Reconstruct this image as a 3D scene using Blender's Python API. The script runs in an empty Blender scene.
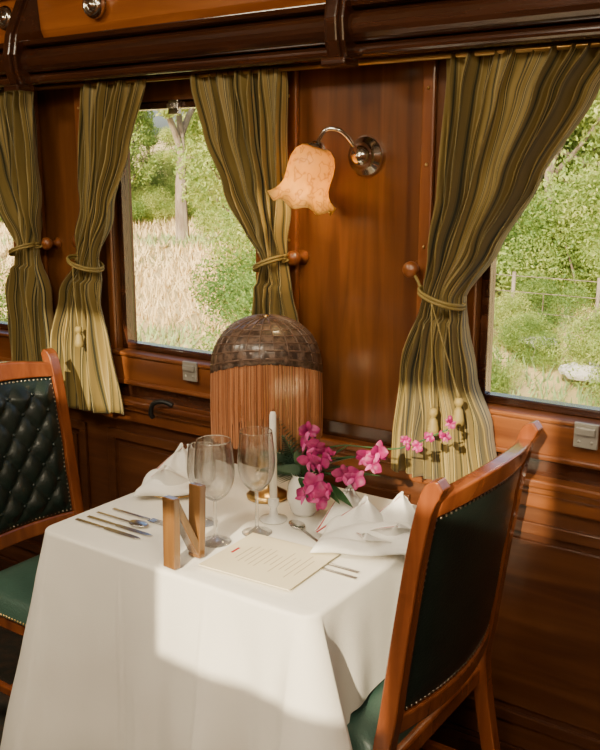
import bpy, bmesh, math, random
from mathutils import Vector, Matrix, noise
random.seed(7)
S=bpy.context.scene
COL=bpy.context.collection
pi=math.pi
# ------------------------------------------------------------ materials
def newmat(name):
    m=bpy.data.materials.new(name); m.use_nodes=True
    nt=m.node_tree; b=nt.nodes['Principled BSDF']
    return m,nt,b
def simple(name,col,rough=.5,metal=0,coat=0,emis=None,estr=0,trans=0,ior=1.45,sheen=0,sub=0):
    m,nt,b=newmat(name)
    b.inputs['Base Color'].default_value=(*col,1); b.inputs['Roughness'].default_value=rough
    b.inputs['Metallic'].default_value=metal; b.inputs['Coat Weight'].default_value=coat
    b.inputs['Coat Roughness'].default_value=.12
    b.inputs['Transmission Weight'].default_value=trans; b.inputs['IOR'].default_value=ior
    b.inputs['Sheen Weight'].default_value=sheen
    b.inputs['Subsurface Weight'].default_value=sub
    if emis: b.inputs['Emission Color'].default_value=(*emis,1); b.inputs['Emission Strength'].default_value=estr
    return m
def ramp(nt,stops):
    r=nt.nodes.new('ShaderNodeValToRGB'); e=r.color_ramp.elements
    while len(e)<len(stops): e.new(.5)
    for el,(p,c) in zip(e,stops): el.position=p; el.color=(*c,1)
    return r
def noisemat(name,stops,scale=(1,1,1),nscale=4,detail=5,rough=.5,coat=0,bump=0,bscale=None,metal=0,dist=0,coord='Object',sheen=0):
    m,nt,b=newmat(name); N=nt.nodes; L=nt.links
    tc=N.new('ShaderNodeTexCoord'); mp=N.new('ShaderNodeMapping'); mp.inputs['Scale'].default_value=scale
    L.new(tc.outputs[coord],mp.inputs['Vector'])
    n=N.new('ShaderNodeTexNoise'); n.inputs['Scale'].default_value=nscale; n.inputs['Detail'].default_value=detail
    n.inputs['Distortion'].default_value=dist
    L.new(mp.outputs[0],n.inputs['Vector']); r=ramp(nt,stops); L.new(n.outputs['Fac'],r.inputs[0]); L.new(r.outputs[0],b.inputs['Base Color'])
    b.inputs['Roughness'].default_value=rough; b.inputs['Coat Weight'].default_value=coat; b.inputs['Coat Roughness'].default_value=.15
    b.inputs['Metallic'].default_value=metal; b.inputs['Sheen Weight'].default_value=sheen
    if bump:
        n2=N.new('ShaderNodeTexNoise'); n2.inputs['Scale'].default_value=bscale or nscale*4; n2.inputs['Detail'].default_value=4
        L.new(mp.outputs[0],n2.inputs['Vector'])
        bp=N.new('ShaderNodeBump'); bp.inputs['Strength'].default_value=bump; bp.inputs['Distance'].default_value=.01
        L.new(n2.outputs['Fac'],bp.inputs['Height']); L.new(bp.outputs[0],b.inputs['Normal'])
    return m
def wood(name,dark,mid,light,axis,rough=.34,coat=.4):
    sc={'z':(9,9,.7),'x':(.7,9,9),'y':(9,.7,9)}[axis]
    return noisemat(name,[(.25,dark),(.5,mid),(.78,light)],scale=sc,nscale=2.6,detail=8,rough=rough,coat=coat,bump=.05,dist=.6)
W_PANEL=wood('mahogany_panel',(.085,.026,.007),(.150,.050,.012),(.235,.085,.022),'z')
W_TRIMV=wood('mahogany_trim_v',(.13,.036,.010),(.215,.066,.016),(.31,.105,.028),'z')
W_TRIMH=wood('mahogany_trim_h',(.11,.031,.009),(.19,.059,.015),(.29,.10,.027),'x')
W_LOW=wood('mahogany_lower',(.050,.015,.006),(.088,.028,.009),(.14,.050,.016),'x')
W_DARK=wood('mahogany_dark',(.030,.010,.005),(.055,.018,.008),(.09,.030,.012),'x',rough=.18,coat=1)
W_FRIEZE_LIT=wood('mahogany_frieze_lit',(.30,.08,.014),(.44,.135,.024),(.60,.20,.04),'x',rough=.3)  # warm orange light painted into the wood colour, brighter than the panels
W_CHAIR=wood('chair_wood',(.13,.034,.011),(.23,.062,.017),(.33,.10,.027),'z',rough=.25,coat=.8)
W_LIGHT=wood('stand_wood',(.09,.040,.013),(.17,.08,.026),(.28,.14,.05),'z',rough=.22,coat=1)
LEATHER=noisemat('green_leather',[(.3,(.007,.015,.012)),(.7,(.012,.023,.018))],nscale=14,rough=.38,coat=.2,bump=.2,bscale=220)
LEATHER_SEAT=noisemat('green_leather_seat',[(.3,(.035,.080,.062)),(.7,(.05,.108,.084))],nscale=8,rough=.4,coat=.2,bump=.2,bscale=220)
BRASS=simple('brass',(.62,.42,.16),.28,1)
STEEL=simple('steel',(.70,.69,.66),.25,1)
CHROME=simple('chrome',(.88,.88,.85),.15,1)
BLACK=simple('black_iron',(.012,.012,.012),.4)
CLOTH=noisemat('white_linen',[(.3,(.83,.80,.72)),(.7,(.89,.86,.78))],nscale=3,rough=.85,bump=.12,bscale=380,sheen=.2)
NAPK=noisemat('napkin_linen',[(.3,(.82,.81,.77)),(.7,(.88,.87,.83))],nscale=9,rough=.85,bump=.15,bscale=300)
RED=simple('red_trim',(.42,.012,.02),.7)
PORC=simple('white_porcelain',(.82,.82,.79),.15,coat=.6)
GOLD=simple('gold_rim',(.8,.5,.14),.25,1)
WAX=simple('candle_wax',(.88,.85,.76),.5)
MAG=noisemat('orchid_magenta',[(.3,(.18,.004,.065)),(.7,(.40,.012,.15))],nscale=40,rough=.5)
MAGL=simple('orchid_pale',(.50,.06,.25),.5)
LEAFD=noisemat('leaf_dark',[(.3,(.018,.06,.022)),(.7,(.05,.13,.045))],nscale=20,rough=.4)
FERN=noisemat('leaf_grey',[(.3,(.05,.11,.07)),(.7,(.10,.18,.12))],nscale=20,rough=.6)
FLOORM=noisemat('floor_carpet',[(.35,(.02,.022,.016)),(.65,(.05,.03,.018))],nscale=25,rough=.95,bump=.3,bscale=200)
CEILM=simple('ceiling_cream',(.68,.57,.38),.7)
def thinglass():
    m=bpy.data.materials.new('clear_glass'); m.use_nodes=True; nt=m.node_tree; N=nt.nodes; L=nt.links
    N.remove(N['Principled BSDF'])
    t=N.new('ShaderNodeBsdfTransparent'); t.inputs[0].default_value=(.98,.99,.99,1)
    g=N.new('ShaderNodeBsdfGlass'); g.inputs['Roughness'].default_value=0; g.inputs['IOR'].default_value=1.5
    ms=N.new('ShaderNodeMixShader'); ms.inputs[0].default_value=.75
    L.new(t.outputs[0],ms.inputs[1]); L.new(g.outputs[0],ms.inputs[2]); L.new(ms.outputs[0],N['Material Output'].inputs[0])
    return m
GLASS=thinglass()
def fabric():
    m,nt,b=newmat('curtain_stripe'); N=nt.nodes; L=nt.links
    uv=N.new('ShaderNodeUVMap'); sp=N.new('ShaderNodeSeparateXYZ'); L.new(uv.outputs[0],sp.inputs[0])
    mu=N.new('ShaderNodeMath'); mu.operation='FRACT'; L.new(sp.outputs['X'],mu.inputs[0])
    g=(.37,.265,.075); o=(.25,.187,.056); k=(.055,.055,.024); l=(.54,.42,.16)
    r=ramp(nt,[(0,g),(.20,o),(.26,k),(.33,o),(.40,l),(.46,g),(.64,g),(.68,k),(.72,l),(.77,k),(.81,o),(.92,g)])
    r.color_ramp.interpolation='CONSTANT'
    L.new(mu.outputs[0],r.inputs[0])
    n=N.new('ShaderNodeTexNoise'); n.inputs['Scale'].default_value=9
    mix=N.new('ShaderNodeMix'); mix.data_type='RGBA'; mix.blend_type='MULTIPLY'; mix.inputs[0].default_value=.35
    rr=ramp(nt,[(.3,(.6,.6,.6)),(.7,(1,1,1))]); L.new(n.outputs['Fac'],rr.inputs[0])
    L.new(r.outputs[0],mix.inputs[6]); L.new(rr.outputs[0],mix.inputs[7]); L.new(mix.outputs[2],b.inputs['Base Color'])
    b.inputs['Roughness'].default_value=.6; b.inputs['Sheen Weight'].default_value=.25
    tr=N.new('ShaderNodeBsdfTranslucent'); L.new(mix.outputs[2],tr.inputs[0])
    ms=N.new('ShaderNodeMixShader'); ms.inputs[0].default_value=.27
    out=N['Material Output']; L.new(b.outputs[0],ms.inputs[1]); L.new(tr.outputs[0],ms.inputs[2]); L.new(ms.outputs[0],out.inputs[0])
    return m
FAB=fabric()
CORD=simple('gold_cord',(.26,.19,.055),.6)
def pane():
    m=bpy.data.materials.new('window_glass'); m.use_nodes=True; nt=m.node_tree; N=nt.nodes; L=nt.links
    N.remove(N['Principled BSDF'])
    t=N.new('ShaderNodeBsdfTransparent'); g=N.new('ShaderNodeBsdfGlossy'); g.inputs['Roughness'].default_value=.02
    ms=N.new('ShaderNodeMixShader'); ms.inputs[0].default_value=.05
    L.new(t.outputs[0],ms.inputs[1]); L.new(g.outputs[0],ms.inputs[2]); L.new(ms.outputs[0],N['Material Output'].inputs[0])
    return m
PANE=pane()
# ------------------------------------------------------------ helpers
def empty(name,loc=(0,0,0),rz=0):
    e=bpy.data.objects.new(name,None); e.location=loc; e.rotation_euler=(0,0,rz); e.empty_display_size=.05; COL.objects.link(e); return e
def mk(name,verts,faces,mat,parent=None,smooth=False,mats=None,fm=None,uvs=None):
    me=bpy.data.meshes.new(name); me.from_pydata([tuple(v) for v in verts],[],faces); me.update()
    for mm in (mats or [mat]): me.materials.append(mm)
    if fm:
        for p,i in zip(me.polygons,fm): p.material_index=i
    if smooth:
        for p in me.polygons: p.use_smooth=True
    if uvs:
        ul=me.uv_layers.new(name='UVMap')
        for lp in me.loops: ul.data[lp.index].uv=uvs[lp.vertex_index]
    o=bpy.data.objects.new(name,me); COL.objects.link(o)
    if parent: o.parent=parent
    return o
def bev(o,w=.004,seg=2):
    m=o.modifiers.new('b','BEVEL'); m.width=w; m.segments=seg; m.limit_method='ANGLE'; m.angle_limit=.6
    return o
class MB:
    def __init__(s): s.v=[]; s.f=[]; s.m=[]
    def box(s,x0,x1,y0,y1,z0,z1,mi=0):
        b=len(s.v)
        for x in (x0,x1):
            for y in (y0,y1):
                for z in (z0,z1): s.v.append((x,y,z))
        for q in ((0,1,3,2),(4,6,7,5),(0,4,5,1),(2,3,7,6),(0,2,6,4),(1,5,7,3)): s.f.append([b+i for i in q]); s.m.append(mi)
        return s
    def add(s,v,f,mi=0,M=None):
        b=len(s.v)
        for p in v: s.v.append(tuple(M@Vector(p)) if M else tuple(p))
        for q in f: s.f.append([b+i for i in q]); s.m.append(mi)
    def out(s,name,mats,parent=None,smooth=False,bevel=0):
        o=mk(name,s.v,s.f,None,parent,smooth,mats=mats,fm=s.m)
        if bevel: bev(o,bevel)
        return o
def lathe(prof,n=32,M=None,rf=None):
    v=[];f=[]
    for k,(r,z) in enumerate(prof):
        for i in range(n):
            a=2*pi*i/n; rr=r if not rf else rf(r,z,a,k)
            zz=z
            if isinstance(rr,tuple): rr,zz=rr
            v.append((rr*math.cos(a),rr*math.sin(a),zz))
    for k in range(len(prof)-1):
        for i in range(n):
            j=(i+1)%n; f.append((k*n+i,k*n+j,(k+1)*n+j,(k+1)*n+i))
    if M: v=[tuple(M@Vector(p)) for p in v]
    return v,f
def lat(name,prof,mat,parent=None,n=32,M=None,loc=None,rf=None):
    if loc: M=Matrix.Translation(loc)@(M or Matrix())
    v,f=lathe(prof,n,M,rf); return mk(name,v,f,mat,parent,True)
def tube(pts,r,n=8,taper=None):
    pts=[Vector(p) for p in pts]; v=[];f=[]
    up=None
    for i,p in enumerate(pts):
        d=(pts[min(i+1,len(pts)-1)]-pts[max(i-1,0)]).normalized()
        if up is None: up=Vector((0,0,1)) if abs(d.z)<.9 else Vector((1,0,0))
        a=d.cross(up).normalized(); b=a.cross(d).normalized(); up=b
        rr=r if not taper else r*taper[i]
        for k in range(n):
            t=2*pi*k/n; v.append(tuple(p+a*rr*math.cos(t)+b*rr*math.sin(t)))
    for i in range(len(pts)-1):
        for k in range(n):
            j=(k+1)%n; f.append((i*n+k,i*n+j,(i+1)*n+j,(i+1)*n+k))
    f.append(list(range(n))[::-1]); f.append([(len(pts)-1)*n+k for k in range(n)])
    return v,f
def smoothpts(pts,k=6):
    P=[Vector(p) for p in pts]; out=[]
    for i in range(len(P)-1):
        p0=P[max(i-1,0)];p1=P[i];p2=P[i+1];p3=P[min(i+2,len(P)-1)]
        for j in range(k):
            t=j/k
            out.append(.5*((2*p1)+(p2-p0)*t+(2*p0-5*p1+4*p2-p3)*t*t+(3*p1-p0-3*p2+p3)*t**3))
    out.append(P[-1]); return out
def tub(name,pts,r,mat,parent=None,n=8,sm=True,k=6):
    if sm: pts=smoothpts(pts,k)
    v,f=tube(pts,r,n); return mk(name,v,f,mat,parent,True)
def interp(tab,z):
    tab=sorted(tab)
    if z<=tab[0][0]: return tab[0][1]
    for (a,va),(b,vb) in zip(tab,tab[1:]):
        if z<=b:
            t=(z-a)/(b-a); t=t*t*(3-2*t)*.5+t*.5
            return va+(vb-va)*t
    return tab[-1][1]
def sph(c,r,n=8):
    v,f=lathe([(max(1e-4,r*math.sin(pi*i/n)),-r*math.cos(pi*i/n)) for i in range(n+1)],n*2)
    return [(x+c[0],y+c[1],z+c[2]) for x,y,z in v],f
# ------------------------------------------------------------ room shell
WT=.09
WIN=[(-3.30,-2.64),(-2.155,-1.57),(-.895,-.24)]
ZB,ZT=1.035,1.81
X0,X1=-4.4,1.4; YN=-3.05; ZC=2.62
w=MB()
xs=[X0]+[a for p in WIN for a in p]+[X1]
for i in range(0,len(xs),2): w.box(xs[i],xs[i+1],0,WT,ZB,ZT)
w.box(X0,X1,0,WT,0,ZB); w.box(X0,X1,0,WT,ZT,ZC)
w.out('wall_far',[W_PANEL])
# near wall: out of view, with made-up openings that shape the sun patches
ops=[(-.72,-.15,1.60,1.975),(-.34,.10,2.08,2.44),(-1.66,-1.32,2.18,2.52)]
w=MB()
gx=sorted({X0,X1}|{q for o in ops for q in o[:2]}); gz=sorted({0,ZC}|{q for o in ops for q in o[2:]})
for a,b in zip(gx,gx[1:]):
    for c,d in zip(gz,gz[1:]):
        mx,mz=(a+b)/2,(c+d)/2
        if any(o[0]<mx<o[1] and o[2]<mz<o[3] for o in ops): continue
        w.box(a,b,YN-.08,YN,c,d)
w.out('wall_near',[W_PANEL])
MB().box(X0-.08,X0,YN-.08,WT,0,ZC).out('wall_left',[W_PANEL])
MB().box(X1,X1+.08,YN-.08,WT,0,ZC).out('wall_right',[W_PANEL])
MB().box(X0-.08,X1+.08,YN-.08,WT,-.06,0).out('floor',[FLOORM])
MB().box(X0-.08,X1+.08,YN-.08,WT,ZC,ZC+.06).out('ceiling',[CEILM])
# windows
for i,(a,b) in enumerate(WIN):
    e=empty(f'window_{i+1}')
    m=MB(); t=.022
    m.box(a,a+t,.02,.06,ZB,ZT); m.box(b-t,b,.02,.06,ZB,ZT); m.box(a+t,b-t,.02,.06,ZB,ZB+t); m.box(a+t,b-t,.02,.06,ZT-t,ZT)
    m.out('sash',[W_DARK],e,bevel=.004)
    m=MB(); m.box(a+t,b-t,.04,.042,ZB+t,ZT-t); m.out('pane',[PANE],e)
    m=MB(); m.box(a-.03,b+.03,-.028,0,.937,ZB-.012); m.box(a-.03,b+.03,-.036,.015,ZB-.012,ZB+.002); m.box(a-.03,b+.03,-.036,0,.93,.945)
    m.out('bottom_rail',[W_TRIMH],e,bevel=.005)
    m=MB(); m.box(a-.022,a,-.014,0,ZB,1.86); m.box(b,b+.022,-.014,0,ZB,1.86); m.out('architrave',[W_TRIMV],e,bevel=.004)
    cx=a+(.35 if i<2 else .30)
    m=MB(); m.box(cx-.028,cx+.028,-.044,-.036,.980,1.04); m.box(cx-.022,cx+.022,-.052,-.044,1.012,1.03)
    m.add(*sph((cx-.015,-.044,.995),.004,6)); m.add(*sph((cx+.015,-.044,.995),.004,6))
    m.out('sash_catch',[simple('catch_nickel',(.45,.43,.38),.5,.6)],e,bevel=.002)
    m=MB(); m.box(cx-.02-.08,cx+.02-.08,.005,.02,1.77,1.83); m.box(cx-.09,cx-.07,-.012,.005,1.785,1.80); m.out('top_latch',[STEEL],e,bevel=.002)
tr=MB()
for a,b in ((-1.475,-1.425),(-1.055,-1.02),(-2.52,-2.475),(-2.29,-2.245),(-.2,-.16)):
    tr.box(a,b,-.016,0,.94,1.87)
tr.out('trim_1',[W_TRIMV],bevel=.005)
scr=MB()
for x in (-1.45,-1.037,-2.268,-.95,-1.53):
    for z in (1.0,1.2,1.42,1.62,1.80): scr.add(*sph((x,-.016 if x not in(-.95,-1.53) else 0,z),.0045,5))
scr.out('trim_screws',[BRASS],smooth=True)
m=MB(); m.box(X0,X1,-.050,0,.862,.884); m.box(X0,X1,-.034,0,.842,.862); m.box(X0,X1,-.020,0,.80,.842)
m.out('trim_2',[W_TRIMH],bevel=.006)
m=MB(); m.box(X0,X1,-.012,0,.884,.925); m.out('trim_3',[W_DARK])
m=MB(); m.box(X0,X1,-.004,0,.13,.80)
for c in [x*.63-4.1 for x in range(9)]:
    a,b=c,c+.52; z0,z1=.2,.76
    m.box(a,b,-.016,-.004,z0,z0+.03); m.box(a,b,-.016,-.004,z1-.03,z1); m.box(a,a+.03,-.016,-.004,z0+.03,z1-.03); m.box(b-.03,b,-.016,-.004,z0+.03,z1-.03)
    m.box(a+.05,b-.05,-.012,-.004,z0+.05,z1-.05)
m.out('trim_4',[W_LOW],bevel=.005)
MB().box(X0,X1,-.02,0,0,.13).out('baseboard_far',[W_DARK],bevel=.006)
def extrude(name,prof,mat,x0=X0,x1=X1):
    v=[(x,y,z) for x in (x0,x1) for y,z in prof]; n=len(prof)
    f=[(i,(i+1)%n,n+(i+1)%n,n+i) for i in range(n)]+[list(range(n))[::-1],[n+i for i in range(n)]]
    o=mk(name,v,f,mat); return bev(o,.003)
def arc(cy,cz,r,a0,a1,n=7): return [(cy+r*math.cos(math.radians(a0+(a1-a0)*i/n)),cz+r*math.sin(math.radians(a0+(a1-a0)*i/n))) for i in range(n+1)]
prof=[(0,1.872),(-.105,1.872)]+arc(-.125,1.885,.018,-60,-190)+[(-.118,1.905)]+arc(-.135,1.935,.035,-90,-260,9)[::1]+[(-.125,1.972),(-.155,1.978),(-.16,1.992),(-.12,2.0),(0,2.0)]
extrude('trim_5',prof,W_DARK)
prof=[(0,2.0),(-.07,2.0),(-.085,2.03),(-.10,2.2),(-.14,2.35),(-.22,2.5),(-.3,2.62),(0,2.62)]
extrude('trim_6',prof,W_FRIEZE_LIT)
extrude('trim_7',[(-.07,2.135),(-.105,2.13),(-.125,2.145),(-.13,2.17),(-.115,2.195),(-.09,2.20)],W_DARK)
br=MB()
for x in (-2.37,-1.20,-.02,-3.6):
    P=[(-.17,1.862),(-.185,1.90),(-.19,1.95),(-.178,2.01),(-.15,2.07),(-.12,2.13),(-.06,2.13),(-.06,1.875)]
    for hw,off in ((.028,0),(.016,.012)):
        v=[(xx,y-(off if y<-.1 else 0),z) for xx in (x-hw,x+hw) for y,z in P]; n=len(P)
        br.add(v,[(i,(i+1)%n,n+(i+1)%n,n+i) for i in range(n)]+[list(range(n))[::-1],[n+i for i in range(n)]])
    br.box(x-.034,x+.034,-.192,-.125,1.845,1.864)
br.out('shelf_brackets',[W_DARK],bevel=.005)
for x in (-2.48,-2.08,-.4):
    e=empty('ceiling_spotlight',(x,-.10,2.075))
    Mx=Matrix.Rotation(pi/2,4,'X')
    lat('ring',[(.018,-.012),(.036,-.01),(.038,.01),(.03,.022),(.022,.022),(.018,.006)],CHROME,e,24,Mx)
    v,f=sph((0,-.004,0),.022,10); mk('lens',v,f,CHROME,e,True)
tub('curtain_rail',[(X0,-.075,1.862),(X1,-.075,1.862)],.007,BRASS,None,sm=False)
# ------------------------------------------------------------ curtains
def curtain(ltab,rtab,nf,ztop,zbot,ztie,knob,seed,tass):
    e=empty('curtain'); rnd=random.Random(seed)
    NU,NV=nf*16,110
    ph=[rnd.uniform(0,6.28) for _ in range(5)]
    v=[];uv=[];f=[]
    for j in range(NV+1):
        z=ztop+(zbot-ztop)*j/NV
        xl=interp(ltab,z); xr=interp(rtab,z); wd=xr-xl
        g=math.exp(-((z-ztie)/.07)**2)
        amp=.015+.017*(1-g); 
        top=max(0,(z-(ztop-.05))/.05)
        low=1 if z<ztie else 0
        for i in range(NU+1):
            u=i/NU
            uu=u+.024*math.sin(7*u+ph[0]+z*3)+.012*math.sin(15*u+ph[1]-z*5)
            fold=math.sin(2*pi*nf*uu+ph[2]); fold=fold*(.60+.35*math.sin(9*u+ph[1]+2*z))+.42*math.sin(2*pi*nf*.5*uu+ph[3]+z*3.0)
            x=xl+wd*(u+ .018*math.cos(2*pi*nf*uu+ph[2]))
            bulge=math.sin(pi*u)
            y=-.078-fold*amp*(1-.35*top)-bulge*(.022*g)-(.02*bulge if low and g<.5 else 0)+.012*g
            zz=z+ (0.006*math.sin(2*pi*nf*uu+ph[2]) if j==NV else 0)
            cre=.006*math.sin(40*(z-ztie)+10*u+ph[4])*math.exp(-((z-ztie)/.2)**2)+.004*math.sin(17*z+23*u+ph[0])
            v.append((x,min(y+cre,-.024),zz)); uv.append((u*nf*1.6,z))
    for j in range(NV):
        for i in range(NU):
            a=j*(NU+1)+i; f.append((a,a+1,a+NU+2,a+NU+1))
    o=mk('fabric',v,f,FAB,e,True,uvs=uv)
    s=o.modifiers.new('s','SOLIDIFY'); s.thickness=.0015
    xl=interp(ltab,ztie);xr=interp(rtab,ztie);cx=(xl+xr)/2;hw=(xr-xl)/2+.006
    for dz,rr in ((0,.0042),(-.008,.0042)):
        pts=[]
        for k in range(25):
            a=2*pi*k/24
            pts.append((cx+hw*math.cos(a),-.085+.052*math.sin(a),ztie+dz+.018*math.cos(a)*(1 if knob[0]>cx else -1)))
        tub('tie_cord',pts,rr,CORD,e,sm=False)
    kx,kz=knob
    sx=xr if kx>cx else xl
    tub('tie_loop',[(sx,-.08,ztie),((sx+kx)/2,-.06,(ztie+kz)/2),(kx,-.045,kz)],.004,CORD,e)
    M=Matrix.Translation((kx,0,kz))@Matrix.Rotation(pi/2,4,'X')
    lat('tieback_knob',[(.0001,0),(.018,0),(.020,.005),(.010,.010),(.008,.028),(.015,.034),(.021,.045),(.020,.056),(.012,.062),(.0001,.064)],W_TRIMV,e,24,M)
    for tx,tz in tass:
        yy=-.15
        tub('tassel_cord',[(cx,-.138,ztie-.01),((cx+tx)/2,-.148,(ztie+tz)/2),(tx,yy,tz)],.0022,CORD,e)
        lat('tassel',[(.0001,0),(.009,-.002),(.012,-.012),(.009,-.02),(.006,-.024),(.010,-.030),(.014,-.052),(.016,-.066),(.0001,-.067)],CORD,e,18,None,(tx,yy,tz),
            rf=lambda r,z,a,k:r*(1+.12*math.sin(9*a)) if k>4 else r)
    return e
curtain([(1.87,-.966),(1.54,-.967),(1.40,-.985),(1.31,-1.0),(1.115,-1.056),(.95,-1.075),(.83,-1.078)],
        [(1.87,-.54),(1.77,-.607),(1.585,-.714),(1.427,-.811),(1.31,-.90),(1.22,-.885),(1.115,-.86),(1.0,-.815),(.83,-.785)],
        10,1.865,.85,1.31,(-1.055,1.365),3,[(-.93,1.05),(-.865,1.085)])
curtain([(1.87,-1.741),(1.7,-1.69),(1.554,-1.623),(1.44,-1.55),(1.363,-1.497),(1.28,-1.51),(1.195,-1.52),(.83,-1.55)],
        [(1.87,-1.417),(1.5,-1.42),(1.365,-1.428),(1.28,-1.40),(1.19,-1.385),(.83,-1.36)],
        8,1.865,.86,1.365,(-1.413,1.375),5,[])
curtain([(1.87,-2.186),(1.5,-2.20),(1.324,-2.247),(1.22,-2.30),(1.055,-2.356),(.83,-2.36)],
        [(1.87,-1.90),(1.667,-1.985),(1.49,-2.07),(1.324,-2.144),(1.2,-2.13),(1.05,-2.10),(.83,-2.075)],
        8,1.865,.84,1.324,(-2.27,1.385),8,[(-2.17,1.13)])
curtain([(1.87,-2.76),(1.6,-2.66),(1.355,-2.53),(1.2,-2.57),(.83,-2.60)],
        [(1.87,-2.40),(1.5,-2.41),(1.355,-2.44),(1.2,-2.41),(.83,-2.39)],
        8,1.865,.86,1.355,(-2.42,1.37),11,[])
# ------------------------------------------------------------ sconce
e=empty('wall_sconce')
M=Matrix.Translation((-1.215,0,1.642))@Matrix.Rotation(pi/2,4,'X')
lat('backplate',[(.0001,0),(.050,0),(.052,.006),(.048,.014),(.036,.020),(.030,.034),(.024,.046),(.012,.056),(.0001,.058)],CHROME,e,32,M)
tub('arm',[(-1.215,-.05,1.645),(-1.205,-.085,1.668),(-1.222,-.115,1.70),(-1.252,-.13,1.705),(-1.272,-.132,1.685),(-1.279,-.132,1.665)],.0055,CHROME,e,10)
ax=Vector((-.30,-.05,-.95)).normalized()
q=Vector((0,0,-1)).rotation_difference(ax).to_matrix().to_4x4()
MS=Matrix.Translation((-1.280,-.132,1.668))@q
lat('holder',[(.0001,.01),(.012,.008),(.024,-.004),(.028,-.02),(.026,-.024)],CHROME,e,24,MS)
SH=noisemat('frosted_shade',[(.50,(.86,.60,.19)),(.56,(.62,.37,.09)),(.62,(.86,.60,.19))],nscale=48,detail=1,rough=.35)
nt=SH.node_tree; b=nt.nodes['Principled BSDF']; rr=[n for n in nt.nodes if n.type=='VALTORGB'][0]
trn=nt.nodes.new('ShaderNodeBsdfTranslucent'); nt.links.new(rr.outputs[0],trn.inputs[0])
ms=nt.nodes.new('ShaderNodeMixShader'); ms.inputs[0].default_value=.5
nt.links.new(b.outputs[0],ms.inputs[1]); nt.links.new(trn.outputs[0],ms.inputs[2]); nt.links.new(ms.outputs[0],nt.nodes['Material Output'].inputs[0])
def ruf(r,z,a,k):
    t=max(0,(-z-.10)/.055)
    return (r*(1+.06*t*math.cos(8*a)), z+.008*t*math.cos(8*a))
o=lat('glass_shade',[(.024,-.006),(.036,-.010),(.048,-.022),(.055,-.040),(.057,-.062),(.056,-.085),(.057,-.105),(.062,-.122),(.070,-.136),(.080,-.145),(.086,-.149)],SH,e,96,MS,rf=ruf)
s=o.modifiers.new('s','SOLIDIFY'); s.thickness=.002
BULB=simple('bulb_glow',(1,.8,.5),.4,emis=(1,.70,.28),estr=14)
lat('bulb',[(.0001,-.025),(.010,-.03),(.012,-.045),(.017,-.062),(.020,-.08),(.016,-.10),(.007,-.115),(.0001,-.122)],BULB,e,20,MS)
ld=bpy.data.lights.new('bulb_light','POINT'); ld.energy=1.3; ld.color=(1,.78,.42); ld.shadow_soft_size=.02
lo=bpy.data.objects.new('bulb_light',ld); lo.location=MS@Vector((0,0,-.13)); COL.objects.link(lo); lo.parent=e
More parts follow.
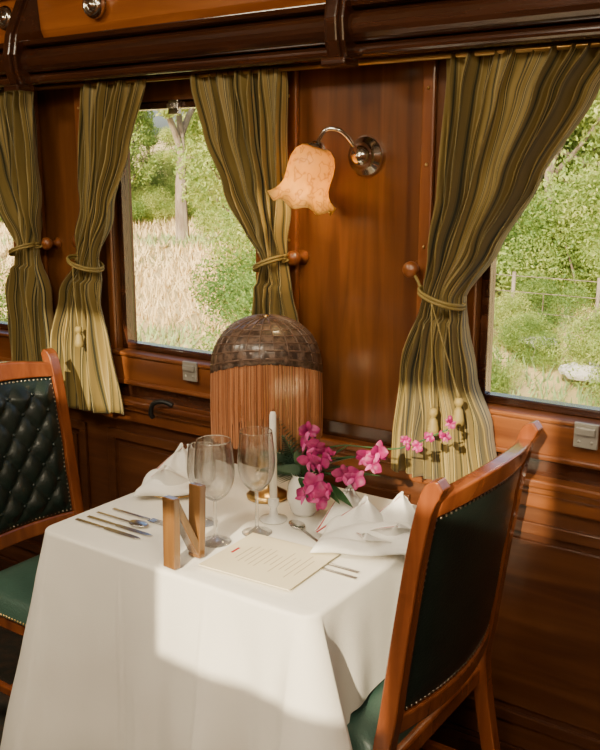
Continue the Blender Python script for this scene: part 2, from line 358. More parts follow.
# ------------------------------------------------------------ table and cloth
TX0,TX1,TY0,TY1=-1.690,-.905,-.715,-.055
e=empty('dining_table')
m=MB(); m.box(TX0+.012,TX1-.012,TY0+.012,TY1,.712,.744); m.box(TX0+.06,TX1-.06,TY0+.06,TY1-.02,.64,.712); m.out('top',[W_TRIMH],e,bevel=.004)
for lx in (TX0+.10,-1.26):
    for ly in (TY0+.10,TY1-.08):
        lat('leg',[(.0001,0),(.018,0),(.02,.03),(.016,.06),(.026,.3),(.03,.55),(.024,.6),(.032,.64)],W_CHAIR,e,20,None,(lx,ly,0))
def cloth():
    r=.03; per=[]
    def seg(a,b,n,nrm,side):
        for i in range(n):
            t=i/n; per.append((a[0]+(b[0]-a[0])*t,a[1]+(b[1]-a[1])*t,nrm[0],nrm[1],side,t))
    def cor(c,a0,n=12):
        for i in range(n):
            t=i/n;a=math.radians(a0+90*t); per.append((c[0]+r*math.cos(a),c[1]+r*math.sin(a),math.cos(a),math.sin(a),'c',t))
    seg((TX0,TY1),(TX0,TY0+r),70,(-1,0),'l'); cor((TX0+r,TY0+r),180,20)
    seg((TX0+r,TY0),(TX1-r,TY0),150,(0,-1),'f'); cor((TX1-r,TY0+r),270,20)
    seg((TX1,TY0+r),(TX1,TY1),90,(1,0),'r'); per.append((TX1,TY1,1,0,'r',1))
    n=len(per); NV=64; v=[];f=[]
    s=0; S_=[0]
    for i in range(1,n): s+=math.hypot(per[i][0]-per[i-1][0],per[i][1]-per[i-1][1]); S_.append(s)
    c1=(.66-r)+.5*pi*r/2; c2=c1+(TX1-TX0-2*r)+pi*r/2
    Z0=.7535; rd=.010
    hs=[0,.0008,.002,.004,.007,.011,.016]
    for j in range(NV+1):
        for i,(x,y,nx,ny,sd,t) in enumerate(per):
            s=S_[i]
            g1=math.exp(-((s-c1)/.07)**2); g2=math.exp(-((s-c2)/.06)**2)
            hem=.155+.03*math.sin(5*s)-.08*g1
            k=min(1,max(0,(s-c2-.06)/.05)); k=k*k*(3-2*k)
            hem=hem*(1-k)+.492*k
            H=Z0-hem
            h=hs[j] if j<len(hs) else .016+(H-.016)*(j-len(hs)+1)/(NV-len(hs)+1)
            tt=min(1,h/rd); off=rd*math.sqrt(max(0,1-(1-tt)**2))
            hf=max(0,h-.012)
            fold=.024*math.sin(17*s+.6)+.012*math.sin(31*s+2)+.006*math.sin(53*s)
            amp=hf*(1-k*.3)
            flare=.10*hf+ .18*hf*g1+ .17*hf*g2 - .07*hf*math.exp(-((s-c1-.16)/.07)**2) - .07*hf*math.exp(-((s-c2+.16)/.06)**2)
            if sd=='l': flare*=.45
            if sd=='r': flare*=.55
            off+=flare+fold*min(1,amp*1.8)*(1 if sd=='f' else .55)*1.2
            # soft pleats fanning from the near corner, and faint pressed crease lines
            off+=.055*hf*math.sin((s-c2)*48+.8)*math.exp(-((s-c2+.02)/.12)**2)
            off+=.0035*min(1,hf*12)*(math.exp(-((s-c1-.26)/.006)**2)+math.exp(-((s-c1-.52)/.006)**2))
            off+=.004*min(1,hf*8)*noise.noise(Vector((s*9,h*7,1)))
            off=max(off,0 if h<.001 else min(off,.01))
            v.append((x+nx*off,min(y+ny*off,TY1),Z0-h))
    for j in range(NV):
        for i in range(n-1):
            a=j*n+i; f.append((a,a+n,a+n+1,a+1))
    b0=len(v); G=60
    for i in range(G+1):
        for j in range(G+1):
            x=TX0+.02+(TX1-TX0-.04)*i/G; y=TY0+.02+(TY1-TY0-.02)*j/G
            v.append((x,y,Z0+.0004*math.sin(23*x+5*y)+.0009*math.exp(-((x+1.30)/.007)**2)+.0009*math.exp(-((y+.39)/.007)**2)))
    for i in range(G):
        for j in range(G):
            a=b0+i*(G+1)+j; f.append((a,a+G+1,a+G+2,a+1))
    b1=len(v)
    def cl(x,lo,hi): return max(lo,min(hi,x))
    for (x,y,nx,ny,sd,t) in per: v.append((cl(x,TX0+.025,TX1-.025),cl(y,TY0+.025,TY1),Z0+.0001))
    for i in range(n-1): f.append((b1+i,i,i+1,b1+i+1))
    return mk('tablecloth',v,f,CLOTH,None,True)
cloth()
# ------------------------------------------------------------ chairs
def chair(loc,rz,wid,tufted):
    e=empty('dining_chair',loc,rz); hw=wid/2
    def post(s):
        path=[(-.085,0,.034),(-.035,.22,.036),(0,.44,.038),(-.012,.55,.038),(-.033,.72,.036),(-.058,.90,.034),(-.077,1.0,.033),(-.092,1.038,.037),(-.108,1.053,.034)]
        P=smoothpts([(a,0,b) for a,b,c in path],4); n=len(P)
        Wd=[]; 
        for i in range(n):
            q=i/4; k=min(int(q),len(path)-2); Wd.append(path[k][2]+(path[k+1][2]-path[k][2])*(q-k))
        v=[];f=[]
        for i,p in enumerate(P):
            d=(P[min(i+1,n-1)]-P[max(i-1,0)]).normalized(); nn=Vector((d.z,0,-d.x)); wx=Wd[i]/2
            if i>=n-5: wx*=1-.10*(i-(n-5))
            for sx,sy in ((-1,-1),(1,-1),(1,1),(-1,1)):
                v.append((p.x+nn.x*wx*sx, s*(hw-.018)+sy*.018, p.z+nn.z*wx*sx))
        for i in range(n-1):
            for k in range(4):
                j=(k+1)%4; f.append((i*4+k,i*4+j,i*4+4+j,i*4+4+k))
        f.append((0,3,2,1)); f.append(tuple((n-1)*4+k for k in range(4)))
        bev(mk('back_post',v,f,W_CHAIR,e),.006,3)
    post(-1);post(1)
    def bx(z):
        return interp([(.44,0),(.55,-.012),(.72,-.033),(.90,-.058),(1.0,-.077),(1.05,-.096)],z)
    iw=hw-.034
    def curve(y): return -.030*(1-(y/iw)**2)
    def rail(name,z0,z1,th,arch,archb=0):
        v=[];f=[];n=20
        for i in range(n+1):
            y=-iw-.004+(2*iw+.008)*i/n; a=1-(y/iw)**2
            za=z0+archb*a; zb=z1+arch*a; cv=curve(y)
            for (z,dx) in ((za,-th),(za,th),(zb,th),(zb,-th)): v.append((bx(min(z,1.05))+cv+dx,y,z))
        for i in range(n):
            for k in range(4):
                j=(k+1)%4; f.append((i*4+k,i*4+4+k,i*4+4+j,i*4+j))
        f.append((0,1,2,3)); f.append(tuple(n*4+k for k in (3,2,1,0)))
        bev(mk(name,v,f,W_CHAIR,e),.006,3)
    rail('crest_rail',.978,1.022,.017,.022,.012); rail('lower_rail',.50,.545,.015,0)
    zb,zt=.545,.978
    for side in (1,-1):
        NU,NV=60,70; v=[];f=[]
        for j in range(NV+1):
            for i in range(NU+1):
                y=-iw+2*iw*i/NU; a=1-(y/iw)**2; z=zb+(zt+.012*a-zb)*j/NV
                ed=min(min(i,NU-i)/NU*2,min(j,NV-j)/NV*2); ed=min(1,ed*4); ed=ed**.5
                d=.012*ed
                if side==1:
                    if tufted:
                        p=y/.085+(z-.77)/.11; q_=y/.085-(z-.77)/.11
                        m_=min(1,min(iw-abs(y),z-zb,zt-z)/.05)
                        d=.010*ed+.020*(abs(math.sin(pi*p/1)*math.sin(pi*q_/1))**.45)*max(0,m_)
                    else: d=.022*ed
                v.append((bx(z)+curve(y)+side*(.004+d),y,z))
        for j in range(NV):
            for i in range(NU):
                a=j*(NU+1)+i; q=(a,a+1,a+NU+2,a+NU+1); f.append(q if side==1 else q[::-1])
        mk('back_pad_front' if side==1 else 'back_pad_rear',v,f,LEATHER,e,True)
    m=MB()
    for side in (1,-1):
        if side==1 and tufted:
            for a in range(-6,7):
                for b in range(-5,6):
                    y=.085*(a+b)/2; z=.77+.11*(a-b)/2
                    if abs(y)<iw-.03 and zb+.035<z<zt-.03:
                        m.add(*sph((bx(z)+curve(y)+.014,y,z),.0075,6),1)
        pts=[]
        n=30
        for i in range(n+1):
            y=-iw+.008+(2*iw-.016)*i/n; a=1-(y/iw)**2; pts.append((y,zt-.008+.012*a)); pts.append((y,zb+.008))
        for i in range(1,30):
            z=zb+.008+(zt-zb-.016)*i/30; pts+= [(iw-.008,z),(-iw+.008,z)]
        for y,z in pts: m.add(*sph((bx(z)+curve(y)+side*.008,y,z),.0036,4),0)
    m.out('nailheads',[simple('nail_antique',(.42,.36,.27),.35,1),LEATHER],e,smooth=True)
    sd=.40
    m=MB(); m.box(-.005,sd-.005,-hw+.012,hw-.012,.385,.43); m.out('seat_frame',[W_CHAIR],e,bevel=.006)
    NU=NV=30; v=[];f=[]
    for j in range(NV+1):
        for i in range(NU+1):
            a=2*i/NU-1;b=2*j/NV-1
            X=.012+(sd-.012)*(.5+.5*a); Y=(hw-.008)*b
            ed=(1-abs(a)**8)*(1-abs(b)**8); z=.425+.052*max(0,ed)**.5+.006*math.cos(a*1.5)*math.cos(b*1.5)
            v.append((X,Y,z))
    for j in range(NV):
        for i in range(NU):
            q=j*(NU+1)+i; f.append((q,q+1,q+NU+2,q+NU+1))
    mk('seat',v,f,LEATHER_SEAT,e,True)
    m=MB()
    for i in range(31):
        t=i/30
        for s_ in (-1,1): m.add(*sph((.03+(sd-.05)*t,s_*(hw-.010),.428),.004,4))
        m.add(*sph((sd-.003,-hw+.02+(wid-.04)*t,.428),.004,4))
    m.out('seat_nailheads',[BRASS],e,smooth=True)
    for s_ in (-1,1):
        lat('front_leg',[(.0001,0),(.014,0),(.017,.02),(.013,.04),(.022,.20),(.026,.33),(.022,.345),(.028,.36),(.028,.39)],W_CHAIR,e,18,None,(sd-.035,s_*(hw-.04),0))
        m=MB(); m.box(-.03,sd-.04,s_*(hw-.04)-.010,s_*(hw-.04)+.010,.16,.185); m.out('side_stretcher',[W_CHAIR],e,bevel=.004)
    m=MB(); m.box(.15,.17,-hw+.04,hw-.04,.163,.182); m.out('cross_stretcher',[W_CHAIR],e,bevel=.004)
    return e
chair((-.772,-.403,0),pi,.51,False)
chair((-2.142,-.440,0),0,.48,True)
# ------------------------------------------------------------ tableware
TZ=.7550
def glass(x,y,h,R):
    e=empty('wine_glass',(x,y,TZ))
    out=[(.030,0),(.0355,.0006),(.0362,.0018),(.026,.004),(.014,.008),(.006,.014),(.0045,.03),(.004,.38*h),(.006,.41*h),(.018,.437*h),(R*.72,.50*h),(R*.92,.58*h),(R,.68*h),(R*.97,.80*h),(R*.90,.92*h),(R*.86,1*h-.001)]
    t=.0013
    inn=[(R*.86-t,1*h-.001),(R*.90-t,.92*h),(R*.97-t,.80*h),(R-t,.68*h),(R*.92-t,.583*h),(R*.72-t,.507*h),(.016,.446*h),(.006,.428*h),(.0001,.425*h)]
    A=[tuple(p)[:2] for p in smoothpts([(a,b,0) for a,b in out],4)]
    B=[tuple(p)[:2] for p in smoothpts([(a,b,0) for a,b in inn],4)]
    rimp=[(R*.86-.0001,h-.0006),(R*.86-.0004,h-.0001),(R*.86-t+.0004,h-.0001),(R*.86-t+.0001,h-.0006)]
    pr=[(.0001,0)]+A+rimp+B
    pr=[(max(.0001,a),b) for a,b in pr]
    lat('glass_body',pr,GLASS,e,56)
glass(-1.290,-.540,.250,.047); glass(-1.245,-.440,.255,.045); glass(-1.395,-.465,.20,.036)
e=empty('candlestick',(-1.262,-.350,TZ))
lat('holder',[(.0001,0),(.034,0),(.035,.004),(.012,.012),(.008,.03),(.014,.04),(.014,.055),(.010,.058),(.0001,.056)],PORC,e,24)
lat('candle',[(.0001,.05),(.0100,.05),(.0085,.27),(.006,.278),(.0001,.279)],WAX,e,16)
tub('wick',[(0,0,.278),(.001,0,.286)],.0008,BLACK,e,6)
# menu
e=empty('menu_card',(-1.118,-.560,TZ+.006),math.radians(3))
PAPER=simple('menu_paper',(.78,.69,.49),.7)
MB().box(-.118,.118,-.105,.105,0,.002).out('card',[PAPER],e)
m=MB(); rnd=random.Random(3)
for i in range(12):
    x=-.07+i*.0145; L_=rnd.uniform(.025,.062)
    m.box(x,x+.0020,-L_,L_,.0021,.0024)
m.box(-.096,-.090,-.015,.015,.0021,.0026,1)
m.out('print',[simple('ink',(.45,.36,.24),.7),RED],e)
def fork(e):
    m=MB(); 
    m.box(0,.11,-.0045,.0045,.002,.0045); m.box(.11,.13,-.003,.003,.003,.0055)
    m.box(.13,.150,-.011,.011,.002,.004)
    for k in range(4): y=-.0095+k*.0063; m.box(.150,.195,y-.0012,y+.0012,.002,.0038)
    return m
def cutlery(kind,x,y,rz):
    e=empty(kind,(x,y,TZ),rz)
    if kind=='fork': fork(e).out('body',[STEEL],e,bevel=.0008)
    elif kind=='knife':
        v=[];pts=[(0,.006),(.02,.0065),(.09,.0055),(.10,.004),(.105,.008),(.16,.0095),(.205,.008),(.222,.001)]
        for x_,w_ in pts: v+= [(x_,-w_,0.001),(x_,w_*.6,0.001),(x_,w_*.6,.004),(x_,-w_,.0035)]
        f=[]
        for i in range(len(pts)-1):
            for k in range(4):
                j=(k+1)%4; f.append((i*4+k,i*4+j,i*4+4+j,i*4+4+k))
        f+= [(0,3,2,1),tuple((len(pts)-1)*4+k for k in range(4))]
        bev(mk('body',v,f,STEEL,e),.0008)
    else:
        m=MB(); m.box(0,.12,-.004,.004,.002,.0045); v,f=sph((0,0,0),1,8)
        m.add([(.145+a*.03,b*.019,.006+c*.005) for a,b,c in v],f); m.out('body',[STEEL],e,bevel=.0008)
cutlery('knife',-1.665,-.632,0); cutlery('knife',-1.655,-.603,0.0); cutlery('spoon',-1.655,-.572,0); cutlery('fork',-1.64,-.532,.0)
cutlery('knife',-.915,-.525,pi); cutlery('fork',-.925,-.498,pi); cutlery('spoon',-1.06,-.425,pi-.5)
cutlery('fork',-.92,-.17,pi)
for (x,y) in ((-.985,-.345),(-1.60,-.345)):
    e=empty('side_plate',(x,y,TZ))
    lat('plate',[(.0001,0),(.045,0),(.05,.002),(.072,.009),(.073,.011),(.05,.005),(.0001,.004)],PORC,e,48)
    lat('rim',[(.0705,.0095),(.0745,.0097),(.0748,.0119),(.0692,.0112),(.0705,.0095)],GOLD,e,48)
def napkin(x,y,rz,fins,L,Wd):
    e=empty('folded_napkin',(x,y,TZ+.013),rz)
    def sheet(nm,fn,NU=90,NV=30,trim=True):
        v=[];f=[];fm=[]
        for j in range(NV+1):
            for i in range(NU+1): v.append(fn(2*i/NU-1,j/NV))
        for j in range(NV):
            for i in range(NU):
                a=j*(NU+1)+i; f.append((a,a+1,a+NU+2,a+NU+1)); fm.append(1 if trim and i in (1,2) else 0)
        o=mk(nm,v,f,None,e,True,mats=[NAPK,RED],fm=fm)
        s=o.modifiers.new('s','SOLIDIFY'); s.thickness=.0025
    def pad(u,t):
        ed=max(0,(1-abs(u)**5)*(1-abs(2*t-1)**5))
        return (L*(t-.5)*(1-.12*u), Wd*.5*u*(1-.25*t)+.006*math.sin(9*t), .001+ed**.6*(.028+.012*math.sin(5*u+3*t)+.006*math.sin(11*u-6*t)))
    sheet('folded_pad',pad,40,30,False)
    for (cx,cy,ang,w_,h,lean,sd) in fins:
        ca,sa=math.cos(ang),math.sin(ang)
        def fin(u,t):
            wd=w_*(1-t)**.75
            lx=u*wd*.5+.18*w_*t; ly=lean*t**1.3+.30*w_*(u*u)*(1-t)-.05*w_+.006*math.sin(5*u+sd+3*t)
            return (cx+ca*lx-sa*ly, cy+sa*lx+ca*ly, .004+h*t-.012*u*u*t)
        sheet('folded_point',fin)
    return e
napkin(-.985,-.350,math.radians(25),[(-.03,.0,.35,.18,.085,.05,0),(.03,-.02,.1,.19,.065,-.03,2),(-.05,.045,.7,.16,.095,.06,4),(.05,.05,.2,.15,.085,.05,1),(.0,-.03,-.5,.15,.05,-.05,3)],.22,.20)
napkin(-1.60,-.350,math.radians(35),[(0,.0,.2,.16,.115,.03,0),(-.02,-.02,-.4,.16,.085,-.03,2),(.03,.03,.6,.14,.10,.03,4)],.17,.14)
# wooden letter stand
e=empty('wooden_menu_holder',(-1.275,-.664,TZ),math.radians(-4))
def slab(name,y0,z0,y1,z1,wd,th=.014):
    d=Vector((0,y1-y0,z1-z0)).normalized(); n=Vector((0,d.z,-d.y))*wd/2
    a=Vector((0,y0,z0));b=Vector((0,y1,z1)); v=[]
    for sx in (-th,th):
        for p in (a-n,a+n,b+n,b-n): v.append((sx,p.y,p.z))
    f=[(0,1,2,3),(7,6,5,4),(0,4,5,1),(1,5,6,2),(2,6,7,3),(3,7,4,0)]
    return bev(mk(name,v,f,W_LIGHT,e),.0025)
slab('left_upright',-.040,0.001,-.036,.162,.020,.018); slab('right_upright',.036,0.001,.044,.170,.020,.018); slab('diagonal',-.034,.150,.034,.014,.018,.016)
# ------------------------------------------------------------ vase of orchids
VX,VY=-1.225,-.270
e=empty('orchid_vase',(VX,VY,TZ))
lat('vase',[(.0001,0),(.028,0),(.034,.01),(.044,.045),(.040,.08),(.028,.098),(.032,.106),(.029,.104),(.024,.096),(.032,.06),(.0001,.05)],PORC,e,32)
def petal(m,M,L,Wd,curl,mi=0):
    v=[];f=[];n=8
    for i in range(n+1):
        t=i/n; w_=Wd*math.sin(pi*min(1,t*.92+.06))**.8
        z=curl*t*t
        for s_ in (-1,0,1): v.append((L*t,w_*s_*.5,z+(0 if s_ else .25*w_)*1))
    for i in range(n):
        for k in range(2): a=i*3+k; f.append((a,a+1,a+4,a+3))
    m.add(v,f,mi,M)
def orchid(m,pos,face,sc,roll,rnd):
    q=Vector((0,0,1)).rotation_difference(Vector(face).normalized()).to_matrix().to_4x4()
    B=Matrix.Translation(pos)@q@Matrix.Rotation(roll,4,'Z')@Matrix.Scale(sc,4)
    for k,(a,L_,W_) in enumerate(((90,.034,.022),(210,.033,.019),(330,.033,.019),(18,.036,.034),(162,.036,.034))):
        petal(m,B@Matrix.Rotation(math.radians(a+rnd.uniform(-8,8)),4,'Z')@Matrix.Rotation(-.3+rnd.uniform(-.45,.35),4,'Y'),L_,W_,rnd.uniform(-.016,.008))
    petal(m,B@Matrix.Translation((0,0,.004))@Matrix.Rotation(math.radians(270),4,'Z')@Matrix.Rotation(-.9,4,'Y'),.022,.014,-.02,1)
m=MB(); st=MB(); rnd=random.Random(12)
stems=[[(0,0,.09),(.05,-.01,.17),(.12,-.02,.205),(.20,-.02,.215),(.28,-.01,.225),(.39,.0,.285)],
       [(0,0,.09),(.02,-.02,.16),(.04,-.04,.20),(.05,-.05,.235)],
       [(0,0,.09),(.05,-.03,.135),(.11,-.05,.14),(.18,-.06,.150)],
       [(0,0,.09),(.06,.0,.15),(.13,.01,.17),(.24,.0,.20)]]
for s_ in stems:
    v,f=tube(smoothpts(s_,6),.0020,6); st.add(v,f)
fl=[(.045,-.045,.235,.8),(.035,-.04,.20,.75),(.075,-.06,.205,.85),(.06,-.06,.165,.95),(.09,-.06,.165,.85),(.11,-.05,.19,.7),
    (.085,-.08,.115,1.0),(.065,-.085,.085,.85),(.105,-.085,.085,.8),(.125,-.08,.11,.75),
    (.16,-.06,.155,.95),(.185,-.06,.145,.85),(.205,-.045,.20,.85),(.235,-.04,.215,.8),(.225,-.05,.185,.75)]
for x,y,z,s_ in fl:
    orchid(m,(x,y,z),(rnd.uniform(-.4,1.0),-1,rnd.uniform(-.5,.7)),s_,rnd.uniform(-.8,.8),rnd)
for x,y,z,s_ in ((.32,-.01,.235,.45),(.35,-.01,.262,.4),(.395,0,.30,.42),(.39,-.01,.27,.4),(.29,-.01,.245,.4)):
    orchid(m,(x,y,z),(.5,-1,.1),s_,rnd.uniform(-.8,.8),rnd)
for x,y,z in ((.395,0,.31),(.375,.0,.272),(.30,-.015,.232)):
    v,f=sph((0,0,0),1,6); m.add([(x+a*.006,y+b*.006,z+c*.009) for a,b,c in v],f,0)
m.out('blooms',[MAG,MAGL],e,smooth=True)
lv=MB()
def leaf(base,d,L_,W_,droop,mi=0):
    d=Vector(d).normalized(); side=d.cross(Vector((0,0,1))).normalized(); v=[];f=[];n=12
    for i in range(n+1):
        t=i/n; c=Vector(base)+d*L_*t+Vector((0,0,-droop*t*t)); w_=W_*math.sin(pi*min(1,t*.95+.04))
        for s_ in (-1,0,1): v.append(tuple(c+side*w_*.5*s_+Vector((0,0,.15*w_*abs(s_)))))
    for i in range(n):
        for k in range(2): a=i*3+k; f.append((a,a+1,a+4,a+3))
    lv.add(v,f,mi)
for a,up,L_,dr in ((-.2,.5,.20,.03),(.1,.25,.22,.02),(-.5,.15,.19,.04),(-.9,.3,.13,.05),(-.7,.9,.15,.02),(.3,.8,.17,.01),(-.35,.05,.20,.03),(.0,.7,.22,.05),(-1.2,1.3,.14,.02),(-.6,1.6,.16,.01)):
    leaf((0,0,.095),(math.cos(a)*.9,math.sin(a)*.9,up),L_,rnd.uniform(.028,.042),dr)
for bx_,by_,dz,L_ in ((-.75,-.60,1.5,.21),(-.45,-.55,1.9,.22),(-.1,-.7,1.5,.18),(-.95,-.85,1.1,.18),(-.7,-.9,.6,.14),(-1.0,-.6,1.6,.17)):
    d=Vector((bx_,by_,dz)).normalized()
    v,f=tube([Vector((0,0,.09))+d*L_*t_+Vector((0,0,-.03*t_*t_)) for t_ in (0,.33,.66,1)],.0013,5); st.add(v,f)
    for i in range(16):
        t=.12+.88*i/16; p=Vector((0,0,.09))+d*L_*t+Vector((0,0,-.03*t*t)); sd=d.cross(Vector((-.3,.8,.3))).normalized()
        for s_ in (-1,1): leaf(p,d*.7+sd*s_,.055*(1.1-t),.013,.004,1)
lv.out('leaves',[LEAFD,FERN],e,smooth=True)
st.out('stems',[LEAFD],e,smooth=True)
# ------------------------------------------------------------ table lamp
e=empty('fringed_table_lamp',(-1.372,-.228,TZ))
lat('base',[(.0001,0),(.055,0),(.057,.008),(.045,.016),(.022,.028),(.014,.05),(.020,.075),(.026,.10),(.018,.135),(.010,.16),(.008,.20),(.008,.36),(.0001,.36)],BRASS,e,32)
SHD=noisemat('shade_brown',[(.4,(.045,.026,.018)),(.62,(.16,.10,.07))],nscale=60,detail=3,rough=.4,coat=.3)
R0=.141
def shz(a): return .052*abs(math.cos(a+math.radians(53)))**1.3
v=[];f=[];n=96;K=16
for k in range(K+1):
    t=k/K
    for i in range(n):
        a=2*pi*i/n
        ang=t*pi/2
        zb=.338+shz(a)
        r=R0*(math.sin(ang)**.9 if t>0 else .0); r=max(r,.012)
        z=zb+(.484-zb)*(math.cos(ang)**.85 if t<1 else 0)
        rr=1+.015*math.cos(32*a)*t
        v.append((r*rr*math.cos(a),r*rr*math.sin(a),z))
for k in range(K):
    for i in range(n): j=(i+1)%n; f.append((k*n+i,k*n+j,(k+1)*n+j,(k+1)*n+i))
o=mk('shade',v,f,SHD,e,True); s=o.modifiers.new('s','SOLIDIFY'); s.thickness=.003
rb=MB()
for k in range(5,K+1,2):
    ring=[v[k*n+i] for i in range(0,n,2)]; ring.append(ring[0]); tv,tf=tube([(x*1.012,y*1.012,z+.002) for x,y,z in ring],.0028,6); rb.add(tv,tf)
for i in range(0,n,4):
    tv,tf=tube([tuple(Vector(v[k*n+i])*1.006+Vector((0,0,.001))) for k in range(1,K+1)],.0022,5); rb.add(tv,tf)
rb.out('shade_ribs',[simple('rib',(.13,.075,.05),.4,coat=.3)],e,smooth=True)
lat('finial',[(.0001,.480),(.010,.481),(.007,.486),(.009,.489),(.0001,.492)],BRASS,e,16)
fr=MB(); NF=440
for i in range(NF):
    a=2*pi*i/NF; zt_=.338+shz(a)+.002; zb_=.174+rnd.uniform(-.004,.004)
    r=R0+.001+rnd.uniform(-.002,.002)
    pts=[(r*math.cos(a),r*math.sin(a),zt_),((r+.003)*math.cos(a+rnd.uniform(-.01,.01)),(r+.003)*math.sin(a),(zt_+zb_)/2),((r+.001)*math.cos(a+rnd.uniform(-.012,.012)),(r+.001)*math.sin(a+rnd.uniform(-.012,.012)),zb_)]
    tv,tf=tube(pts,.00115,4); fr.add(tv,tf,rnd.choice((0,0,1,2)))
fr.out('fringe',[simple('fringe_copper',(.36,.135,.045),.45,sheen=.2),simple('fringe_rose',(.48,.21,.085),.45,sheen=.2),simple('fringe_dark',(.19,.065,.025),.5)],e)
v,f=sph((0,0,.385),.018,10); mk('bulb',v,f,simple('lamp_bulb',(1,.8,.5),.4,emis=(1,.6,.25),estr=2),e,True)
ld=bpy.data.lights.new('lamp_light','POINT'); ld.energy=1.4; ld.color=(1,.70,.34); ld.shadow_soft_size=.03
lo=bpy.data.objects.new('lamp_light',ld); lo.location=(0,0,.30); COL.objects.link(lo); lo.parent=e
tub('coat_hook',[(-1.87,-.052,.895),(-1.90,-.064,.905),(-1.935,-.07,.895),(-1.95,-.068,.865),(-1.95,-.06,.845)],.008,BLACK)
# ------------------------------------------------------------ added fill lights, out of view, dressed as ceiling fixtures
for x in (-2.5,-1.0,.4):
    e=empty('fill_lamp',(x,-1.75,ZC))
    lat('rim',[(.0001,0),(.17,0),(.175,-.02),(.16,-.03),(.155,-.012)],BRASS,e,32)
    lat('fill_diffuser',[(.155,-.012),(.14,-.04),(.09,-.06),(.0001,-.066)],simple('fill_diffuser',(.9,.85,.75),.5,emis=(1,.9,.75),estr=1.5),e,32)
    ld=bpy.data.lights.new('fill_area','AREA'); ld.shape='DISK'; ld.size=.7; ld.energy=31; ld.color=(1,.85,.60)
    lo=bpy.data.objects.new('fill_area',ld); lo.location=(0,0,-.10); COL.objects.link(lo); lo.parent=e
# ------------------------------------------------------------ outside
def groundz(x,y):
    base=-1.25
    z=base-0.5*math.exp(-((y-9)/3.0)**2)
    z+= max(0,(y-13))*.045 + max(0,y-40)*.08
    z+= .35*noise.noise(Vector((x*.08,y*.08,0)))+.10*noise.noise(Vector((x*.4,y*.4,3)))
    if y<4: z=base+ (z-base)*max(0,(y-1)/3)
    return z
v=[];f=[];NX,NY=150,110
for j in range(NY+1):
    for i in range(NX+1):
        x=-95+150*i/NX; y=1.5+ (110*(j/NY)**1.6); v.append((x,y,groundz(x,y)))
for j in range(NY):
    for i in range(NX): a=j*(NX+1)+i; f.append((a,a+1,a+NX+2,a+NX+1))
GR=noisemat('dry_grass_ground',[(.30,(.30,.30,.12)),(.42,(.60,.46,.21)),(.62,(.80,.60,.30)),(.8,(.48,.42,.17))],nscale=.3,detail=12,rough=.95,bump=.6,bscale=8)
mk('ground_outside',v,f,GR,None,True)
MB().box(-95,55,-80,-3.3,-1.5,-1.3).out('ground_near_side',[GR])
def leafmat(name,c0,c1,c2):
    m,nt,b=newmat(name); N=nt.nodes; L=nt.links
    oi=N.new('ShaderNodeObjectInfo'); tc=N.new('ShaderNodeTexCoord'); n=N.new('ShaderNodeTexNoise'); n.inputs['Scale'].default_value=1.6; n.inputs['Detail'].default_value=6
    L.new(tc.outputs['Object'],n.inputs['Vector'])
    ad=N.new('ShaderNodeMath'); ad.operation='MULTIPLY_ADD'; ad.inputs[1].default_value=.35; L.new(oi.outputs['Random'],ad.inputs[0]); 
    sb=N.new('ShaderNodeMath'); sb.operation='SUBTRACT'; sb.inputs[1].default_value=.17; L.new(n.outputs['Fac'],sb.inputs[0]); L.new(sb.outputs[0],ad.inputs[2])
    r=ramp(nt,[(.3,c0),(.5,c1),(.72,c2)]); L.new(ad.outputs[0],r.inputs[0]); L.new(r.outputs[0],b.inputs['Base Color']); b.inputs['Roughness'].default_value=.6
    tr=N.new('ShaderNodeBsdfTranslucent'); L.new(r.outputs[0],tr.inputs[0]); ms=N.new('ShaderNodeMixShader'); ms.inputs[0].default_value=.4
    L.new(b.outputs[0],ms.inputs[1]); L.new(tr.outputs[0],ms.inputs[2]); L.new(ms.outputs[0],N['Material Output'].inputs[0])
    return m
LF=leafmat('foliage',(.13,.24,.05),(.29,.41,.085),(.55,.60,.17))
BARK=noisemat('bark',[(.3,(.15,.11,.08)),(.7,(.34,.28,.21))],scale=(1,1,.3),nscale=6,rough=.9)
def foliage(rnd,blobs,nleaf,ls,trunk=None):
    m=MB()
    for _ in range(nleaf):
        cx,cy,cz,r=blobs[rnd.randrange(len(blobs))]
        d=Vector((rnd.gauss(0,1),rnd.gauss(0,1),rnd.gauss(0,1))).normalized()*r*(rnd.random()**.35)*(1+.25*rnd.random())
        p=Vector((cx,cy,cz))+Vector((d.x,d.y,d.z*.75)); 
        a=Vector((rnd.gauss(0,1),rnd.gauss(0,1),rnd.gauss(0,1))).normalized(); b_=a.cross(Vector((rnd.gauss(0,1),rnd.gauss(0,1),rnd.gauss(0,1)))).normalized()
        l=ls*rnd.uniform(.6,1.3); w_=l*.45; k=len(m.v)
        m.v+= [tuple(p-a*l*.5),tuple(p+b_*w_*.5),tuple(p+a*l*.5),tuple(p-b_*w_*.5)]; m.f.append([k,k+1,k+2,k+3]); m.m.append(0)
    if trunk:
        for pts,r in trunk:
            P=smoothpts(pts,4); tv,tf=tube(P,r,8,[1-.7*i/(len(P)-1) for i in range(len(P))]); m.add(tv,tf,1)
    me=bpy.data.meshes.new('foliage'); me.from_pydata(m.v,[],m.f); me.materials.append(LF); me.materials.append(BARK)
    for p,i in zip(me.polygons,m.m): p.material_index=i
    return me
r1=random.Random(21)
trees=[]
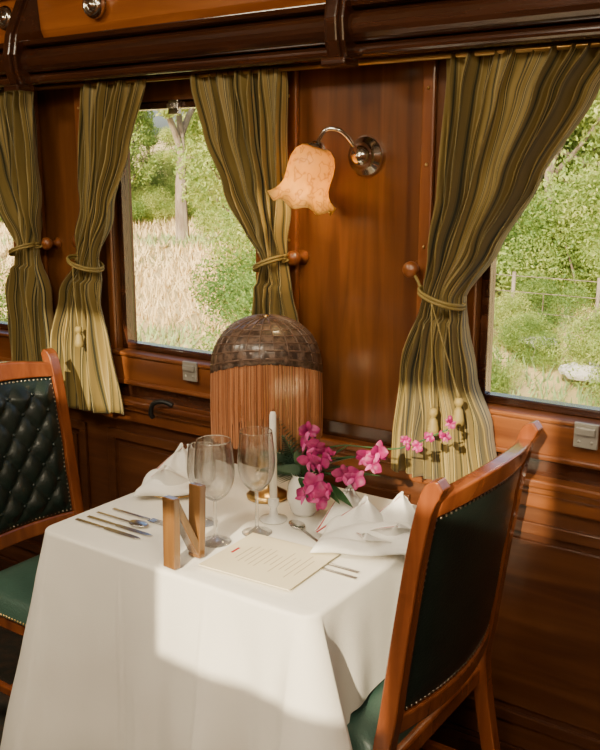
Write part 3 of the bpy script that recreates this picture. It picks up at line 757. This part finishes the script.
for k in range(3):
    bl=[];tk=[([(0,0,-.3),(.1,0,1.2),(0,.1,2.4),(.2,0,3.6)],.17)]
    for _ in range(13):
        a=r1.uniform(0,6.28); rr=r1.uniform(.4,2.3); z=r1.uniform(2.4,5.6); bl.append((rr*math.cos(a),rr*math.sin(a),z,r1.uniform(.5,1.0)))
        tk.append(([(0,.05,r1.uniform(1.6,2.8)),(rr*.5*math.cos(a),rr*.5*math.sin(a),z*.75),(rr*math.cos(a),rr*math.sin(a),z)],.06))
    trees.append(foliage(r1,bl,11000,.14,tk))
bl=[(1.6,0,5.0,.8),(-1.5,.4,5.2,.8),(.2,.8,6.2,.9),(2.4,-.4,5.8,.8),(-2.3,-.3,6.1,.8),(0,-.6,7,.9),(1.2,.2,6.8,.7),(-.9,-.2,4.6,.6),(1.0,.3,4.3,.5)]
tk=[([(0,0,-.3),(.05,0,1.5),(-.05,0,3.0),(.05,0,4.2)],.27),([(0,0,3.0),(.6,0,3.9),(1.6,0,5.0),(2.4,-.4,5.8)],.13),([(0,0,3.3),(-.6,.1,4.2),(-1.5,.4,5.2),(-2.3,-.3,6.1)],.13),([(.05,0,4.1),(.2,.2,5.2),(0,-.3,7)],.12)]
open_tree=foliage(r1,bl,6000,.15,tk)
bushes=[]
for k in range(3):
    bl=[]
    for _ in range(10):
        a=r1.uniform(0,6.28); rr=r1.uniform(0,1.3); bl.append((rr*math.cos(a),rr*math.sin(a),r1.uniform(.3,1.7)*(1.2-rr*.4),r1.uniform(.4,.75)))
    bushes.append(foliage(r1,bl,15000,.065,[([(0,0,-.2),(.1,0,.6),(.3,.1,1.3)],.04)]))
def put(name,me,deg,d,s):
    a=math.radians(deg); x=-d*math.sin(a); y=-2+d*math.cos(a)
    o=bpy.data.objects.new(name,me); o.location=(x,y,groundz(x,y)-.05); o.rotation_euler=(0,0,r1.uniform(0,6.28)); o.scale=(s,s,s*r1.uniform(.85,1.15)); COL.objects.link(o)
for _ in range(85):
    g=r1.uniform(-8,64); open_=40<g<50
    put('tree',trees[r1.randrange(3)],g,r1.uniform(46,66),r1.uniform(.55,.8) if open_ else r1.uniform(1.0,1.7))
for _ in range(60):
    g=r1.uniform(-8,64); put('bush',bushes[r1.randrange(3)],g,r1.uniform(42,48),r1.uniform(.7,1.4))
for _ in range(50):
    put('bush',bushes[r1.randrange(3)],r1.uniform(-4,33),r1.uniform(17,30),r1.uniform(.9,1.7))
for _ in range(40):
    put('bush',bushes[r1.randrange(3)],r1.uniform(2,30),r1.uniform(12,17),r1.uniform(.35,.65))
for _ in range(24):
    put('tree',trees[r1.randrange(3)],r1.uniform(-6,33),r1.uniform(19,34),r1.uniform(.8,1.2))
put('tree',open_tree,42.2,33,1.0)
for g,d,s,k in ((37.6,24,.95,2),(39.2,36,1.2,1),(54,30,1.0,0),(49.5,40,1.1,1),(45.6,42,1.0,0)):
    put('tree',trees[k],g,d,s)
for g,d,s in ((35.8,17,1.3),(36.6,21,1.3),(36,14,1.0),(57,17,1.1),(38.6,31,1.0),(43.6,42,1.0),(45.4,43,1.1),(41,43,1.2),(47,41,1.2)):
    put('bush',bushes[0],g,d,s)
gm=[noisemat('grass_dry',[(.3,(.62,.46,.21)),(.7,(.84,.66,.36))],nscale=.5,rough=.9),noisemat('grass_green',[(.3,(.20,.29,.11)),(.7,(.36,.43,.18))],nscale=.5,rough=.9)]
g=MB()
for _ in range(52000):
    ang=math.radians(r1.uniform(-8,60)); d=5+40*r1.random()**1.25
    x=-d*math.sin(ang); y=-2+d*math.cos(ang)
    if y<2: continue
    z=groundz(x,y)
    green=noise.noise(Vector((x*.30,y*.30,9)))+(.9 if ang<math.radians(35) else -.12)+(.55 if y<11.0 else 0)
    h=r1.uniform(.06,.24)*(1+.02*d); a=r1.uniform(0,6.28); w_=.012+.0010*d; lx=r1.gauss(0,.10);ly=r1.gauss(0,.10); k=len(g.v)
    g.v+= [(x-w_*math.cos(a),y-w_*math.sin(a),z-.03),(x+w_*math.cos(a),y+w_*math.sin(a),z-.03),(x+lx,y+ly,z+h)]; g.f.append([k,k+1,k+2]); g.m.append(1 if green>.2 else 0)
g.out('grass_tufts',gm)
rk=MB()
for deg,d in ((16.5,13.6),(14.8,13.9),(20,15),(13.5,14.6)):
    ang=math.radians(deg); x=-d*math.sin(ang);y=-2+d*math.cos(ang); s_=r1.uniform(.18,.30)
    vv,ff=sph((0,0,0),1,10); rk.add([(x+a*s_*2.0*(1+.35*noise.noise(Vector((a*1.5+x,b*1.5,5)))),y+b*s_,groundz(x,y)+.32+c*s_*.35+.10*noise.noise(Vector((a*2,b*2,c*2+x)))) for a,b,c in vv],ff)
rk.out('rocks',[noisemat('pale_rock',[(.3,(.50,.48,.43)),(.7,(.74,.71,.66))],nscale=3,rough=.9)],smooth=False)
fe=MB()
pp=[]
for i in range(12):
    x=-9+i*1.5; y=13.2; z=groundz(x,y)
    fe.add(*tube([(x,y,z-.1),(x+.02,y,z+1.15)],.035,7)); pp.append((x,y,z))
for hh in (.45,.8,1.08): fe.add(*tube([(x,y,z+hh) for x,y,z in pp],.007,5))
fe.out('wire_fence',[BARK],smooth=True)
# ------------------------------------------------------------ world, sun, camera
wd=bpy.data.worlds.new('World'); S.world=wd; wd.use_nodes=True; nt=wd.node_tree
bg=nt.nodes['Background']; sk=nt.nodes.new('ShaderNodeTexSky'); sk.sky_type='NISHITA'; sk.sun_disc=False; sk.sun_elevation=math.radians(25); sk.sun_rotation=math.radians(170); sk.dust_density=5; sk.air_density=1.0
nt.links.new(sk.outputs[0],bg.inputs[0]); bg.inputs[1].default_value=.40
sd=bpy.data.lights.new('sun','SUN'); sd.energy=10.5; sd.angle=.012; sd.color=(1,.84,.56)
so=bpy.data.objects.new('sun',sd); so.rotation_euler=Vector((-.25,1,-.45)).to_track_quat('-Z','Y').to_euler(); so.location=(3,-10,6); COL.objects.link(so)
cd=bpy.data.cameras.new('camera'); cd.lens=43.2; cd.sensor_width=36; cd.clip_start=.02; cd.clip_end=500
c=bpy.data.objects.new('camera',cd); c.location=(0,-2.05,1.6); c.rotation_euler=(math.radians(90-12.65),0,math.radians(34.8)); COL.objects.link(c); S.camera=c
